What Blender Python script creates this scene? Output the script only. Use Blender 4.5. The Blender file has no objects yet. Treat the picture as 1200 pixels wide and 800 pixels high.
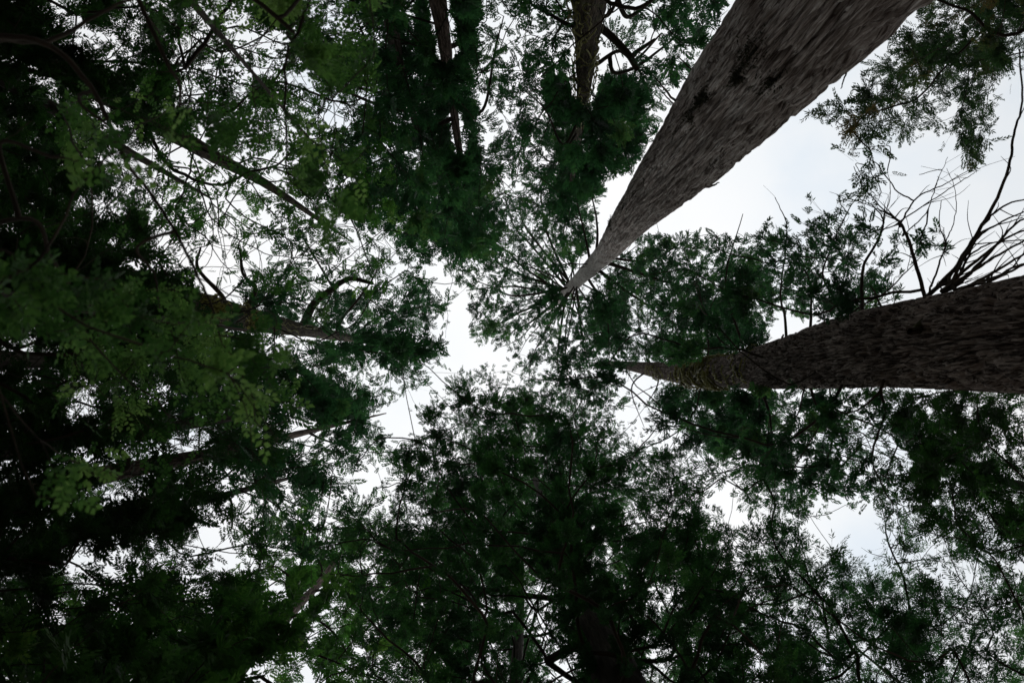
import bpy, math
import numpy as np
from mathutils import Vector, Matrix

RNG = np.random.default_rng(7)
SC = bpy.context.scene
COL = SC.collection
F = 800.0                     # focal length in photo pixels (24 mm on 36 mm, 1200 px wide)
CAM = np.array([0.0, 0.0, 1.6])
ZEN = (590.0, 428.0)          # where straight-up falls in the photo

# ------------------------------------------------------------------ camera
def cam_rotation():
    dz = Vector(((ZEN[0] - 600) / F, -(ZEN[1] - 400) / F, -1)).normalized()
    R0 = Matrix.Rotation(math.pi, 3, 'X')
    q = (R0 @ dz).rotation_difference(Vector((0, 0, 1)))
    return q.to_matrix() @ R0
RC = cam_rotation()
RCN = np.array(RC)

def P(px, py, h):
    """the point h metres above the lens seen along photo pixel (px, py)"""
    px, py, h = np.broadcast_arrays(np.asarray(px, float), np.asarray(py, float), np.asarray(h, float))
    d = np.stack([(px - 600) / F, -(py - 400) / F, -np.ones_like(px)], -1) @ RCN.T
    return CAM + d * (h / d[..., 2])[..., None]

def pix(p):
    c = (np.asarray(p) - CAM) @ RCN
    return 600 + F * c[..., 0] / -c[..., 2], 400 - F * c[..., 1] / -c[..., 2]

# ------------------------------------------------------------------ leaf cover of the canopy (0 open .. 9 closed), 25 px cells
COVER = """
998798687675 997779969974 767755687800 000000077899
999856898773 569878989865 477655478600 000005788898
998976796765 379999999865 487556556000 000114799996
988997897675 657999999975 687657674000 000456888873
998878997687 985678999967 779899710000 003377656841
999987799888 777369999864 679999600000 023466463640
999998778897 768889999755 689999620000 021345331620
999987554575 569898989987 679998400000 000021010300
999997665457 679789999996 589950000000 000051110001
999988755434 568899999996 679800000000 240431110000
999999955533 457767899997 568800000001 435532111112
999999964313 255532488997 568702766646 657654333224
999997876323 455415242665 666037876788 776765323345
999999998534 776666351245 670488888899 888886433222
999999999866 985887776035 556897789998 778987730000
999999999999 658878873055 556897689999 500000000000
889999999999 874888986001 357887899988 000000000000
989999999999 998755662241 457775300000 000000000000
999889989999 999987312556 767653388999 778777878887
999889999999 988994014578 987642577899 879868989896
999899998699 975887125689 999862137999 888846999987
879646677799 987673346899 999986554678 988666799988
878778878878 989731368999 999997775437 888857798998
999897899844 778344579999 999998886334 674156787888
998899999645 786588768999 999997878525 641002377889
899767888525 789898999999 999989999866 751213445878
997854676635 778986999999 999989999988 875654443465
999867897899 679898999999 778999779988 878887774366
998998999999 988789999988 769999889998 867888885467
999999999999 997688999999 869999999989 886888986677
999999999999 868988989998 985999889998 997868987777
999999999996 564787889989 983999789998 997767887777
"""
COVER = np.array([[int(c) for c in ln.replace(' ', '')] for ln in COVER.strip().split('\n')])
assert COVER.shape == (32, 48), COVER.shape
FRAC = np.array([0.0, .08, .19, .31, .43, .55, .67, .78, .89, .995])
TAU = np.array([0, .03, .10, .24, .48, .80, 1.1, 1.55, 2.3, 6.5])[COVER]

# growth factor per cell, 5 is neutral
CORR = np.array([
    [5, 5, 4, 5, 8, 6, 3, 5, 9, 1, 8, 1, 9, 8, 0, 7, 5, 8, 6, 0, 15, 15, 2, 8, 8, 6, 7, 0, 0, 6, 7, 8, 5, 8, 5, 5, 5, 5, 5, 5, 5, 5, 5, 7, 6, 6, 7, 7],
    [5, 5, 2, 1, 0, 6, 5, 7, 5, 5, 6, 0, 3, 0, 4, 4, 3, 2, 6, 0, 15, 15, 1, 10, 5, 7, 5, 0, 0, 10, 5, 7, 8, 4, 5, 5, 5, 5, 5, 5, 0, 0, 8, 6, 6, 5, 6, 4],
    [5, 0, 0, 1, 0, 5, 7, 5, 0, 7, 5, 7, 7, 7, 8, 6, 6, 7, 5, 7, 15, 13, 3, 10, 8, 7, 8, 0, 5, 4, 3, 8, 7, 5, 5, 5, 5, 5, 5, 0, 0, 4, 8, 7, 6, 7, 9, 4],
    [6, 0, 0, 1, 0, 1, 3, 7, 4, 8, 7, 1, 5, 3, 0, 7, 6, 6, 6, 5, 6, 7, 6, 9, 6, 8, 7, 0, 2, 4, 8, 8, 0, 5, 5, 5, 5, 5, 4, 0, 11, 9, 7, 5, 7, 5, 5, 3],
    [5, 7, 4, 0, 0, 0, 0, 6, 3, 6, 7, 2, 7, 6, 3, 6, 4, 0, 6, 6, 6, 6, 0, 8, 7, 3, 15, 4, 12, 9, 5, 0, 0, 5, 5, 5, 5, 4, 0, 6, 10, 7, 8, 9, 7, 7, 2, 0],
    [6, 7, 5, 6, 0, 0, 0, 0, 6, 6, 7, 7, 4, 7, 7, 0, 5, 7, 5, 5, 7, 14, 2, 6, 9, 5, 7, 6, 7, 7, 8, 0, 5, 5, 5, 5, 5, 0, 12, 11, 7, 7, 8, 9, 3, 8, 15, 5],
    [6, 6, 6, 6, 5, 2, 3, 2, 0, 0, 7, 4, 8, 3, 4, 7, 7, 6, 5, 6, 6, 15, 5, 11, 6, 8, 6, 6, 7, 8, 0, 0, 5, 5, 5, 5, 5, 15, 11, 14, 11, 10, 12, 12, 0, 11, 12, 5],
    [7, 5, 7, 5, 3, 6, 0, 6, 4, 1, 0, 4, 7, 3, 8, 2, 7, 0, 5, 1, 7, 15, 4, 8, 7, 3, 8, 6, 8, 7, 0, 0, 5, 5, 5, 5, 5, 5, 5, 8, 8, 0, 9, 15, 4, 15, 6, 5],
    [5, 6, 6, 6, 8, 5, 7, 7, 7, 7, 6, 6, 1, 6, 8, 0, 1, 7, 6, 6, 6, 7, 6, 6, 8, 9, 6, 9, 1, 5, 5, 5, 5, 5, 5, 5, 5, 5, 5, 6, 10, 0, 15, 15, 5, 5, 5, 0],
    [6, 6, 6, 5, 1, 6, 6, 5, 9, 6, 5, 4, 9, 6, 6, 5, 9, 6, 5, 7, 6, 5, 7, 5, 9, 3, 8, 4, 5, 5, 5, 5, 5, 5, 5, 5, 15, 15, 8, 9, 8, 0, 5, 7, 5, 5, 5, 5],
    [5, 5, 6, 6, 5, 6, 6, 6, 9, 9, 7, 8, 8, 7, 10, 5, 5, 7, 5, 7, 7, 6, 8, 9, 9, 9, 5, 7, 5, 5, 5, 5, 5, 5, 5, 0, 14, 8, 12, 10, 10, 0, 0, 8, 14, 2, 0, 2],
    [5, 5, 5, 5, 5, 2, 6, 5, 6, 4, 0, 9, 6, 8, 7, 8, 6, 3, 7, 8, 6, 7, 8, 6, 10, 4, 8, 10, 0, 0, 10, 10, 9, 10, 9, 7, 10, 6, 8, 8, 11, 10, 0, 14, 13, 0, 0, 15],
    [5, 5, 5, 5, 0, 0, 0, 0, 4, 0, 11, 9, 7, 8, 8, 6, 0, 10, 3, 9, 0, 7, 6, 8, 9, 9, 7, 5, 0, 7, 9, 9, 8, 7, 10, 9, 6, 9, 5, 9, 7, 9, 0, 0, 0, 0, 4, 15],
    [5, 5, 5, 5, 5, 0, 0, 0, 0, 0, 1, 8, 9, 7, 7, 7, 9, 9, 2, 10, 0, 9, 9, 10, 8, 7, 5, 0, 7, 9, 8, 8, 8, 7, 7, 8, 6, 8, 8, 8, 9, 8, 11, 0, 0, 0, 0, 0],
    [6, 5, 6, 5, 5, 5, 5, 5, 0, 0, 0, 0, 6, 7, 0, 8, 7, 8, 7, 9, 8, 6, 13, 10, 9, 0, 4, 7, 9, 5, 8, 8, 8, 9, 8, 6, 7, 7, 8, 9, 3, 0, 0, 0, 0, 5, 5, 5],
    [5, 5, 6, 5, 5, 5, 5, 5, 5, 2, 2, 4, 0, 0, 6, 6, 0, 5, 6, 5, 6, 5, 14, 9, 10, 4, 8, 7, 9, 7, 7, 7, 7, 7, 9, 10, 5, 5, 5, 5, 5, 5, 5, 5, 5, 5, 5, 5],
    [1, 0, 5, 5, 6, 5, 6, 5, 5, 6, 7, 7, 5, 6, 1, 9, 6, 3, 7, 0, 5, 5, 8, 3, 10, 11, 7, 7, 7, 7, 7, 11, 7, 8, 0, 0, 5, 5, 5, 5, 5, 5, 5, 5, 5, 5, 5, 5],
    [6, 0, 5, 5, 5, 5, 7, 4, 6, 5, 5, 6, 6, 7, 5, 7, 8, 6, 6, 7, 9, 12, 13, 0, 11, 9, 4, 0, 1, 0, 0, 5, 5, 5, 5, 5, 5, 5, 5, 5, 5, 5, 5, 5, 5, 5, 5, 5],
    [7, 6, 7, 3, 2, 5, 2, 0, 5, 6, 6, 6, 5, 6, 7, 6, 6, 7, 8, 2, 8, 11, 9, 6, 9, 9, 8, 8, 13, 13, 8, 13, 7, 10, 10, 10, 6, 8, 8, 8, 9, 7, 8, 6, 8, 7, 5, 6],
    [5, 6, 5, 0, 0, 4, 5, 3, 5, 3, 5, 5, 6, 5, 6, 9, 10, 0, 5, 15, 14, 13, 7, 9, 9, 8, 8, 7, 11, 11, 12, 9, 9, 4, 8, 8, 7, 5, 9, 6, 7, 6, 7, 3, 7, 2, 7, 5],
    [0, 0, 0, 0, 0, 0, 0, 3, 3, 0, 6, 5, 4, 5, 4, 7, 6, 7, 2, 11, 11, 6, 7, 11, 14, 10, 7, 7, 9, 7, 1, 9, 9, 9, 9, 8, 5, 8, 6, 7, 6, 6, 6, 6, 7, 7, 5, 7],
    [0, 0, 0, 0, 0, 0, 0, 0, 0, 0, 7, 5, 7, 7, 7, 5, 6, 4, 14, 14, 8, 7, 9, 11, 11, 13, 9, 7, 5, 10, 12, 13, 8, 5, 7, 6, 9, 6, 9, 6, 8, 6, 3, 7, 5, 5, 5, 7],
    [0, 0, 0, 0, 0, 0, 0, 0, 0, 4, 2, 4, 7, 2, 8, 6, 8, 4, 10, 8, 7, 8, 9, 8, 7, 7, 9, 7, 9, 4, 7, 6, 9, 12, 9, 9, 6, 7, 10, 8, 6, 9, 6, 8, 2, 7, 7, 3],
    [2, 1, 0, 0, 0, 0, 0, 0, 2, 0, 0, 0, 3, 4, 7, 0, 11, 11, 10, 6, 7, 7, 6, 6, 6, 6, 8, 9, 9, 6, 8, 7, 8, 5, 9, 12, 6, 8, 9, 0, 8, 8, 4, 6, 6, 6, 6, 6],
    [0, 3, 0, 0, 2, 0, 2, 5, 6, 0, 0, 10, 9, 7, 3, 8, 8, 7, 6, 3, 4, 6, 6, 7, 6, 5, 6, 8, 8, 2, 5, 5, 9, 11, 4, 10, 9, 9, 7, 4, 5, 3, 10, 9, 7, 6, 3, 7],
    [0, 0, 0, 0, 0, 1, 6, 4, 6, 7, 1, 10, 7, 7, 7, 5, 7, 5, 7, 6, 7, 7, 6, 7, 5, 7, 5, 7, 4, 8, 7, 8, 6, 7, 7, 6, 8, 9, 4, 14, 9, 9, 11, 7, 9, 8, 6, 7],
    [0, 6, 0, 4, 10, 7, 7, 3, 6, 7, 0, 2, 6, 6, 1, 5, 1, 3, 6, 6, 6, 7, 6, 6, 0, 6, 0, 6, 3, 8, 7, 7, 6, 6, 6, 7, 7, 8, 10, 10, 10, 7, 6, 11, 11, 7, 7, 7],
    [5, 6, 6, 3, 2, 7, 5, 8, 1, 5, 6, 9, 1, 3, 15, 2, 8, 4, 6, 5, 5, 7, 6, 5, 0, 0, 0, 1, 7, 7, 0, 3, 7, 7, 4, 8, 7, 7, 6, 7, 8, 8, 6, 8, 10, 10, 8, 8],
    [5, 3, 0, 6, 7, 3, 7, 6, 6, 5, 5, 6, 5, 0, 10, 5, 6, 7, 6, 6, 5, 5, 2, 3, 0, 1, 3, 5, 6, 8, 5, 4, 8, 6, 8, 4, 6, 6, 8, 6, 6, 8, 4, 7, 9, 8, 7, 7],
    [6, 7, 6, 6, 6, 4, 5, 5, 6, 7, 6, 6, 4, 11, 2, 4, 9, 5, 6, 7, 6, 7, 8, 7, 5, 4, 2, 5, 5, 7, 7, 7, 5, 6, 1, 7, 4, 7, 7, 7, 7, 6, 8, 7, 5, 7, 7, 6],
    [5, 5, 5, 6, 6, 6, 5, 6, 5, 6, 5, 0, 0, 0, 5, 8, 5, 7, 6, 3, 7, 6, 5, 0, 7, 5, 0, 1, 5, 7, 4, 5, 6, 6, 7, 2, 6, 7, 3, 8, 1, 7, 8, 6, 7, 8, 5, 6],
    [5, 6, 7, 7, 6, 6, 7, 6, 5, 6, 1, 0, 3, 8, 6, 6, 7, 7, 6, 6, 7, 7, 0, 7, 6, 5, 0, 6, 5, 5, 3, 6, 7, 5, 7, 3, 7, 7, 6, 7, 7, 5, 6, 7, 6, 6, 7, 7]])
OPEN = (COVER == 0)
TAU = TAU * np.exp((CORR - 5) * .3)

def tau_at(px, py):
    ci = np.clip((np.asarray(px) // 25).astype(int), 0, 47); cj = np.clip((np.asarray(py) // 25).astype(int), 0, 31)
    return tau_lin(px, py) * np.where(OPEN[cj, ci], .04, 1.0)
def tau_lin(px, py):
    gx = np.clip(np.asarray(px) / 25 - .5, 0, 46.999); gy = np.clip(np.asarray(py) / 25 - .5, 0, 30.999)
    i = gx.astype(int); j = gy.astype(int); fx = gx - i; fy = gy - j
    return (TAU[j, i] * (1 - fx) * (1 - fy) + TAU[j, i + 1] * fx * (1 - fy)
            + TAU[j + 1, i] * (1 - fx) * fy + TAU[j + 1, i + 1] * fx * fy)

# stems that stay bare of leaves: x0 y0 x1 y1 half-width
BARE = [(960, 0, 668, 334, 'A'), (690, -50, 684, 105, 18), (513, -20, 522, 58, 19), (534, 135, 539, 176, 11),
        (1250, 386, 800, 438, 'B'), (800, 438, 752, 431, 9), (330, 388, 410, 398, 6), (345, 510, 410, 494, 5), (325, 738, 372, 688, 9),
        (386, 340, 438, 331, 5), (310, 213, 370, 255, 5), (727, 810, 690, 725, 14)]
BW = {'A': [(0, 92), (200, 50), (300, 24), (352, 8)], 'B': None}

VEIL = [('R2', -20, 525, 215, 492, 24), ('R3', -40, 600, 240, 532, 30), ('R3', -20, 650, 245, 583, 24), ('R2', -60, 305, 235, 368, 40), ('L', 60, 330, 220, 372, 20), ('L', -70, 345, 50, 350, 32), ('L', 70, 568, 215, 532, 18),
        ('R1', -20, 0, 170, 135, 26), ('R1', 170, 135, 235, 178, 16), ('B', 670, 434, 736, 431, 15), ('A', 632, 374, 656, 348, 12), ('I', 655, 640, 690, 740, 30),
        ('I', 690, 740, 720, 840, 24), ('E', 410, 398, 500, 408, 10), ('N', 150, 830, 320, 740, 26), ('I2', 590, 640, 612, 700, 14)]
def veil(key, x, y):
    v = np.zeros(np.shape(x))
    for k, x0, y0, x1, y1, w in VEIL:
        if k != key: continue
        dx, dy = x1 - x0, y1 - y0; t = np.clip(((x - x0) * dx + (y - y0) * dy) / (dx * dx + dy * dy), 0, 1)
        v = np.maximum(v, (2.2 if key == 'L' else 6.5) * np.clip(1.6 - np.hypot(x - x0 - t * dx, y - y0 - t * dy) / w, 0, 1))
    return v

def inside(poly, x, y):
    c = np.zeros(np.shape(x), bool); n = len(poly)
    for k in range(n):
        x0, y0 = poly[k]; x1, y1 = poly[(k + 1) % n]
        if y0 == y1: continue
        c ^= ((y0 > y) != (y1 > y)) & (x < (x1 - x0) * (y - y0) / (y1 - y0) + x0)
    return c

# ------------------------------------------------------------------ materials
def mat(name):
    m = bpy.data.materials.new(name); m.use_nodes = True
    nt = m.node_tree; nt.nodes.clear()
    out = nt.nodes.new('ShaderNodeOutputMaterial')
    return m, nt, out
def N(nt, t, **kw):
    n = nt.nodes.new(t)
    for k, v in kw.items():
        if k.startswith('i_'):
            n.inputs[k[2:].replace('_', ' ')].default_value = v
        else: setattr(n, k, v)
    return n
def ramp(nt, stops, fac):
    r = nt.nodes.new('ShaderNodeValToRGB')
    e = r.color_ramp.elements
    while len(e) < len(stops): e.new(.5)
    for q, (p, c) in zip(e, stops):
        q.position = p; q.color = (*c, 1)
    nt.links.new(fac, r.inputs[0]); return r.outputs[0]

def leaf_mat(name, stops, trans):
    m, nt, out = mat(name); L = nt.links.new
    a = N(nt, 'ShaderNodeAttribute', attribute_name='tint')
    c = ramp(nt, stops, a.outputs['Fac'])
    d = N(nt, 'ShaderNodeBsdfPrincipled', i_Roughness=.45)
    d.inputs['Specular IOR Level'].default_value = .2
    L(c, d.inputs['Base Color'])
    g = N(nt, 'ShaderNodeMixRGB', blend_type='MULTIPLY'); g.inputs[0].default_value = 1; g.inputs[2].default_value = trans
    L(c, g.inputs[1])
    t = N(nt, 'ShaderNodeBsdfTranslucent'); L(g.outputs[0], t.inputs[0])
    mx = N(nt, 'ShaderNodeMixShader'); mx.inputs[0].default_value = .5
    L(d.outputs[0], mx.inputs[1]); L(t.outputs[0], mx.inputs[2]); L(mx.outputs[0], out.inputs[0])
    return m

def bark_mat(name, stops, scale=(1, 1, .12), bump=.6, dist=.03, rough=.9, freq=14, moss=None, crack=None, gain=2.5, skylit_lichen=None):
    m, nt, out = mat(name); L = nt.links.new
    a = N(nt, 'ShaderNodeAttribute', attribute_name='bark')
    mp = N(nt, 'ShaderNodeMapping'); mp.inputs['Scale'].default_value = scale; L(a.outputs['Vector'], mp.inputs[0])
    n1 = N(nt, 'ShaderNodeTexNoise', i_Scale=freq, i_Detail=8, i_Roughness=.68, i_Distortion=.4); L(mp.outputs[0], n1.inputs['Vector'])
    n2 = N(nt, 'ShaderNodeTexNoise', i_Scale=.9, i_Detail=5, i_Roughness=.62); L(a.outputs['Vector'], n2.inputs['Vector'])
    n3 = N(nt, 'ShaderNodeTexNoise', i_Scale=freq * 3.1, i_Detail=4, i_Roughness=.7); L(mp.outputs[0], n3.inputs['Vector'])
    def mad(x, k, y):
        q = N(nt, 'ShaderNodeMath', operation='MULTIPLY_ADD'); L(x, q.inputs[0]); q.inputs[1].default_value = k
        if isinstance(y, float): q.inputs[2].default_value = y
        else: L(y, q.inputs[2])
        return q.outputs[0]
    f = mad(n2.outputs[0], .45, mad(n3.outputs[0], .5, n1.outputs[0]))
    c = ramp(nt, stops, mad(f, gain, .5 - gain * .975))
    hgt = mad(n3.outputs[0], .35, n1.outputs[0])
    if crack:                       # the dark red inner bark that shows between the weathered grey plates
        mp4 = N(nt, 'ShaderNodeMapping'); mp4.inputs['Scale'].default_value = (1, 1, crack[3]); L(a.outputs['Vector'], mp4.inputs[0])
        n4 = N(nt, 'ShaderNodeTexNoise', i_Scale=crack[0], i_Detail=5, i_Roughness=.6, i_Distortion=.35); L(mp4.outputs[0], n4.inputs['Vector'])
        d = mad(n4.outputs[0], 1.0, -.5); ab = N(nt, 'ShaderNodeMath', operation='ABSOLUTE'); L(d, ab.inputs[0])
        k = N(nt, 'ShaderNodeMapRange', interpolation_type='SMOOTHSTEP'); k.inputs[1].default_value = .0; k.inputs[2].default_value = crack[1]; L(ab.outputs[0], k.inputs[0])
        q = N(nt, 'ShaderNodeMixRGB'); q.inputs[1].default_value = (*crack[2], 1); L(k.outputs[0], q.inputs[0]); L(c, q.inputs[2]); c = q.outputs[0]
        hgt = mad(k.outputs[0], .9, hgt)
    if skylit_lichen:                      # pale crust growing with height; the tip's stronger sky light painted into it
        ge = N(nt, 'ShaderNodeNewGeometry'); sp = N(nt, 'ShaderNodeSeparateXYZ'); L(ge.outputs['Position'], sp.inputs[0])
        hz = N(nt, 'ShaderNodeMapRange'); hz.inputs[1].default_value = skylit_lichen[0]; hz.inputs[2].default_value = skylit_lichen[1]; L(sp.outputs['Z'], hz.inputs[0])
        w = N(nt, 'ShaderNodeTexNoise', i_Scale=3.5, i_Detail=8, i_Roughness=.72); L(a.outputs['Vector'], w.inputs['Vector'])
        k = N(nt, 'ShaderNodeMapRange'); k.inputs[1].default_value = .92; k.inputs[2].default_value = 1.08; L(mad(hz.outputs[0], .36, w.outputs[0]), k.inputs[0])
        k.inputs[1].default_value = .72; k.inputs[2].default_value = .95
        q = N(nt, 'ShaderNodeMixRGB'); q.inputs[2].default_value = (*skylit_lichen[2], 1); L(k.outputs[0], q.inputs[0]); L(c, q.inputs[1]); c = q.outputs[0]
    if moss:
        w = N(nt, 'ShaderNodeTexNoise', i_Scale=moss[0], i_Detail=6, i_Roughness=.65); L(a.outputs['Vector'], w.inputs['Vector'])
        k = N(nt, 'ShaderNodeMapRange'); k.inputs[1].default_value = moss[1]; k.inputs[2].default_value = moss[1] + .12; L(w.outputs[0], k.inputs[0])
        q = N(nt, 'ShaderNodeMixRGB'); q.inputs[2].default_value = (*moss[2], 1); L(k.outputs[0], q.inputs[0]); L(c, q.inputs[1]); c = q.outputs[0]
    b = N(nt, 'ShaderNodeBsdfPrincipled', i_Roughness=rough); b.inputs['Specular IOR Level'].default_value = .2
    bp = N(nt, 'ShaderNodeBump', i_Strength=bump, i_Distance=dist); L(hgt, bp.inputs['Height'])
    L(c, b.inputs['Base Color']); L(bp.outputs[0], b.inputs['Normal']); L(b.outputs[0], out.inputs[0])
    return m

M = {}
M['needle'] = leaf_mat('redwood_needles', [(0, (.012, .034, .020)), (.5, (.024, .068, .034)), (.85, (.040, .105, .042)), (1, (.075, .13, .05))], (1.45, 1.75, 1.1, 1))
M['needle_green'] = leaf_mat('bright_needles', [(0, (.018, .046, .016)), (.5, (.042, .105, .030)), (.82, (.078, .165, .045)), (1, (.14, .22, .07))], (1.45, 1.8, .95, 1))
M['olive'] = leaf_mat('olive_needles', [(0, (.014, .032, .018)), (.55, (.026, .056, .026)), (.82, (.05, .068, .03)), (1, (.13, .085, .045))], (1.3, 1.4, .9, 1))
M['broad'] = leaf_mat('broad_leaves', [(0, (.022, .058, .018)), (.45, (.046, .108, .032)), (.75, (.090, .175, .052)), (1, (.17, .27, .095))], (1.8, 2.0, 1.3, 1))
M['fine'] = leaf_mat('fine_leaves', [(0, (.012, .036, .018)), (.5, (.026, .076, .030)), (.85, (.048, .13, .042)), (1, (.08, .17, .055))], (1.45, 1.75, 1.1, 1))
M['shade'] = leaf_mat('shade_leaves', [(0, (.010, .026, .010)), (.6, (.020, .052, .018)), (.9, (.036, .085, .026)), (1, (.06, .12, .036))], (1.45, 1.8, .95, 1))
M['moss'] = leaf_mat('moss', [(0, (.08, .078, .03)), (.5, (.26, .25, .08)), (1, (.42, .41, .16))], (1, 1, .8, 1))
M['dark_moss'] = leaf_mat('dark_moss', [(0, (.018, .018, .014)), (.5, (.032, .034, .025)), (1, (.055, .058, .04))], (1, 1, .8, 1))
M['bark_red'] = bark_mat('redwood_bark', [(0, (.13, .10, .085)), (.35, (.255, .215, .19)), (.65, (.40, .355, .325)), (1, (.57, .54, .51))], scale=(1, 1, .05), freq=30, bump=.7, dist=.06, gain=3.2, crack=(14, .032, (.075, .05, .04), .035), skylit_lichen=(13, 33, (.56, .55, .52)))
M['bark_furrow'] = bark_mat('furrowed_bark', [(0, (.12, .095, .08)), (.4, (.23, .185, .158)), (.7, (.34, .285, .25)), (1, (.48, .42, .37))], scale=(1, 1, .16), freq=28, bump=.8, dist=.06, gain=3.0, crack=(15, .055, (.04, .028, .022), .10))
M['bark_brown'] = bark_mat('brown_bark', [(0, (.05, .036, .03)), (.4, (.11, .078, .062)), (.7, (.19, .135, .108)), (1, (.30, .23, .19))], freq=18, bump=.9, crack=(12, .05, (.045, .03, .022), .06))
M['bark_moss'] = bark_mat('mossy_bark', [(0, (.03, .024, .017)), (.4, (.065, .05, .035)), (.7, (.105, .082, .056)), (1, (.18, .145, .10))], freq=16, bump=.9, dist=.05, moss=(2.6, .5, (.075, .08, .03)), crack=(11, .06, (.025, .018, .014), .12))
M['bark_dark'] = bark_mat('dark_bark', [(0, (.022, .019, .016)), (.5, (.05, .042, .034)), (1, (.10, .085, .07))], freq=12, moss=(2.5, .58, (.03, .042, .02)))
M['twig'] = bark_mat('twig_bark', [(0, (.025, .021, .017)), (.5, (.05, .042, .033)), (1, (.10, .08, .06))], freq=20, bump=.3)

# ------------------------------------------------------------------ meshes
class Geo:
    def __init__(s): s.v = []; s.f = []; s.m = []; s.t = []; s.b = []; s.n = 0
    def add(s, v, f, mi=0, tint=.5, bark=None):
        v = np.asarray(v, float).reshape(-1, 3); f = np.asarray(f, np.int64).reshape(-1, 4)
        s.v.append(v); s.f.append(f + s.n); s.n += len(v)
        s.m.append(np.full(len(f), mi, np.int32))
        s.t.append(np.broadcast_to(np.asarray(tint, float), (len(f),)).copy())
        s.b.append(v if bark is None else bark)
    def build(s, name, mats, parent=None, smooth=False, origin=None):
        if not s.v: return None
        v = np.concatenate(s.v); f = np.concatenate(s.f); o = np.zeros(3) if origin is None else np.asarray(origin, float)
        me = bpy.data.meshes.new(name)
        me.vertices.add(len(v)); me.vertices.foreach_set('co', (v - o).astype(np.float32).ravel())
        me.loops.add(len(f) * 4); me.loops.foreach_set('vertex_index', f.astype(np.int32).ravel())
        me.polygons.add(len(f)); me.polygons.foreach_set('loop_start', np.arange(0, len(f) * 4, 4, dtype=np.int32))
        me.polygons.foreach_set('material_index', np.concatenate(s.m))
        me.polygons.foreach_set('use_smooth', np.full(len(f), smooth))
        for m_ in mats: me.materials.append(m_)
        a = me.attributes.new('tint', 'FLOAT', 'FACE'); a.data.foreach_set('value', np.concatenate(s.t).astype(np.float32))
        a = me.attributes.new('bark', 'FLOAT_VECTOR', 'POINT'); a.data.foreach_set('vector', np.concatenate(s.b).astype(np.float32).ravel())
        me.update(calc_edges=True)
        ob = bpy.data.objects.new(name, me); COL.objects.link(ob)
        if parent is not None:
            ob.parent = parent; ob.location = Vector(o) - parent.location
        else: ob.location = o
        return ob

def norm(a): return a / np.maximum(np.linalg.norm(a, axis=-1, keepdims=True), 1e-9)

def catmull(pts, n=5):
    pts = np.asarray(pts, float)
    if len(pts) < 3: return np.stack([np.linspace(pts[0, k], pts[-1, k], n + 1) for k in range(pts.shape[1])], 1)
    q = np.vstack([2 * pts[0] - pts[1], pts, 2 * pts[-1] - pts[-2]])
    out = []
    t = np.linspace(0, 1, n, endpoint=False)[:, None]
    for i in range(1, len(q) - 2):
        p0, p1, p2, p3 = q[i - 1], q[i], q[i + 1], q[i + 2]
        out.append(.5 * (2 * p1 + (p2 - p0) * t + (2 * p0 - 5 * p1 + 4 * p2 - p3) * t ** 2 + (3 * p1 - p0 - 3 * p2 + p3) * t ** 3))
    out.append(pts[-1:]); return np.vstack(out)

def tube(geo, pts, rad, sides=6, mi=0, tint=.5):
    pts = np.asarray(pts, float); n = len(pts)
    rad = np.broadcast_to(np.asarray(rad, float), (n,))
    tg = norm(np.gradient(pts, axis=0))
    ref = np.array([0, 0, 1.]) if abs(tg[0, 2]) < .8 else np.array([1., 0, 0])
    s = norm(np.cross(tg, ref)); u = np.cross(tg, s)
    a = np.linspace(0, 2 * np.pi, sides, endpoint=False)
    v = pts[:, None] + rad[:, None, None] * (np.cos(a)[None, :, None] * s[:, None] + np.sin(a)[None, :, None] * u[:, None])
    ln = np.concatenate([[0], np.cumsum(np.linalg.norm(np.diff(pts, axis=0), axis=1))])
    bk = np.stack([np.cos(a)[None] * rad[:, None], np.sin(a)[None] * rad[:, None], np.repeat(ln[:, None], sides, 1)], -1) + pts[0]
    i = np.arange(n - 1)[:, None] * sides; j = np.arange(sides)[None]; k = (j + 1) % sides
    f = np.stack([i + j, i + k, i + sides + k, i + sides + j], -1).reshape(-1, 4)
    geo.add(v.reshape(-1, 3), f, mi, tint, bk.reshape(-1, 3))

def prisms(geo, a, b, ra, rb, mi=0, tint=.5):
    """thin three-sided twigs from points a to points b"""
    n = len(a)
    if n == 0: return
    t = norm(b - a); ref = np.where(np.abs(t[:, 2:3]) < .8, [[0, 0, 1.]], [[1., 0, 0]])
    s = norm(np.cross(t, ref)); u = np.cross(t, s)
    v = np.zeros((n, 6, 3))
    for k in range(3):
        o = np.cos(k * 2.094) * s + np.sin(k * 2.094) * u
        v[:, k] = a + o * np.reshape(ra, (-1, 1)); v[:, 3 + k] = b + o * np.reshape(rb, (-1, 1))
    f = np.array([[0, 1, 4, 3], [1, 2, 5, 4], [2, 0, 3, 5]])[None] + np.arange(n)[:, None, None] * 6
    geo.add(v.reshape(-1, 3), f.reshape(-1, 4), mi, tint)

# value noise, periodic in u
def vnoise(u, v, pu, seed):
    r = np.random.default_rng(seed); pu = int(pu)
    nv = int(np.max(v)) + 3; tab = r.random((nv, pu))
    u = np.mod(u, pu); i = np.floor(u).astype(int); fu = u - i; i %= pu; i2 = (i + 1) % pu
    j = np.floor(v).astype(int); fv = v - j
    fu = fu * fu * (3 - 2 * fu); fv = fv * fv * (3 - 2 * fv)
    return (tab[j, i] * (1 - fu) + tab[j, i2] * fu) * (1 - fv) + (tab[j + 1, i] * (1 - fu) + tab[j + 1, i2] * fu) * fv

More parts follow.
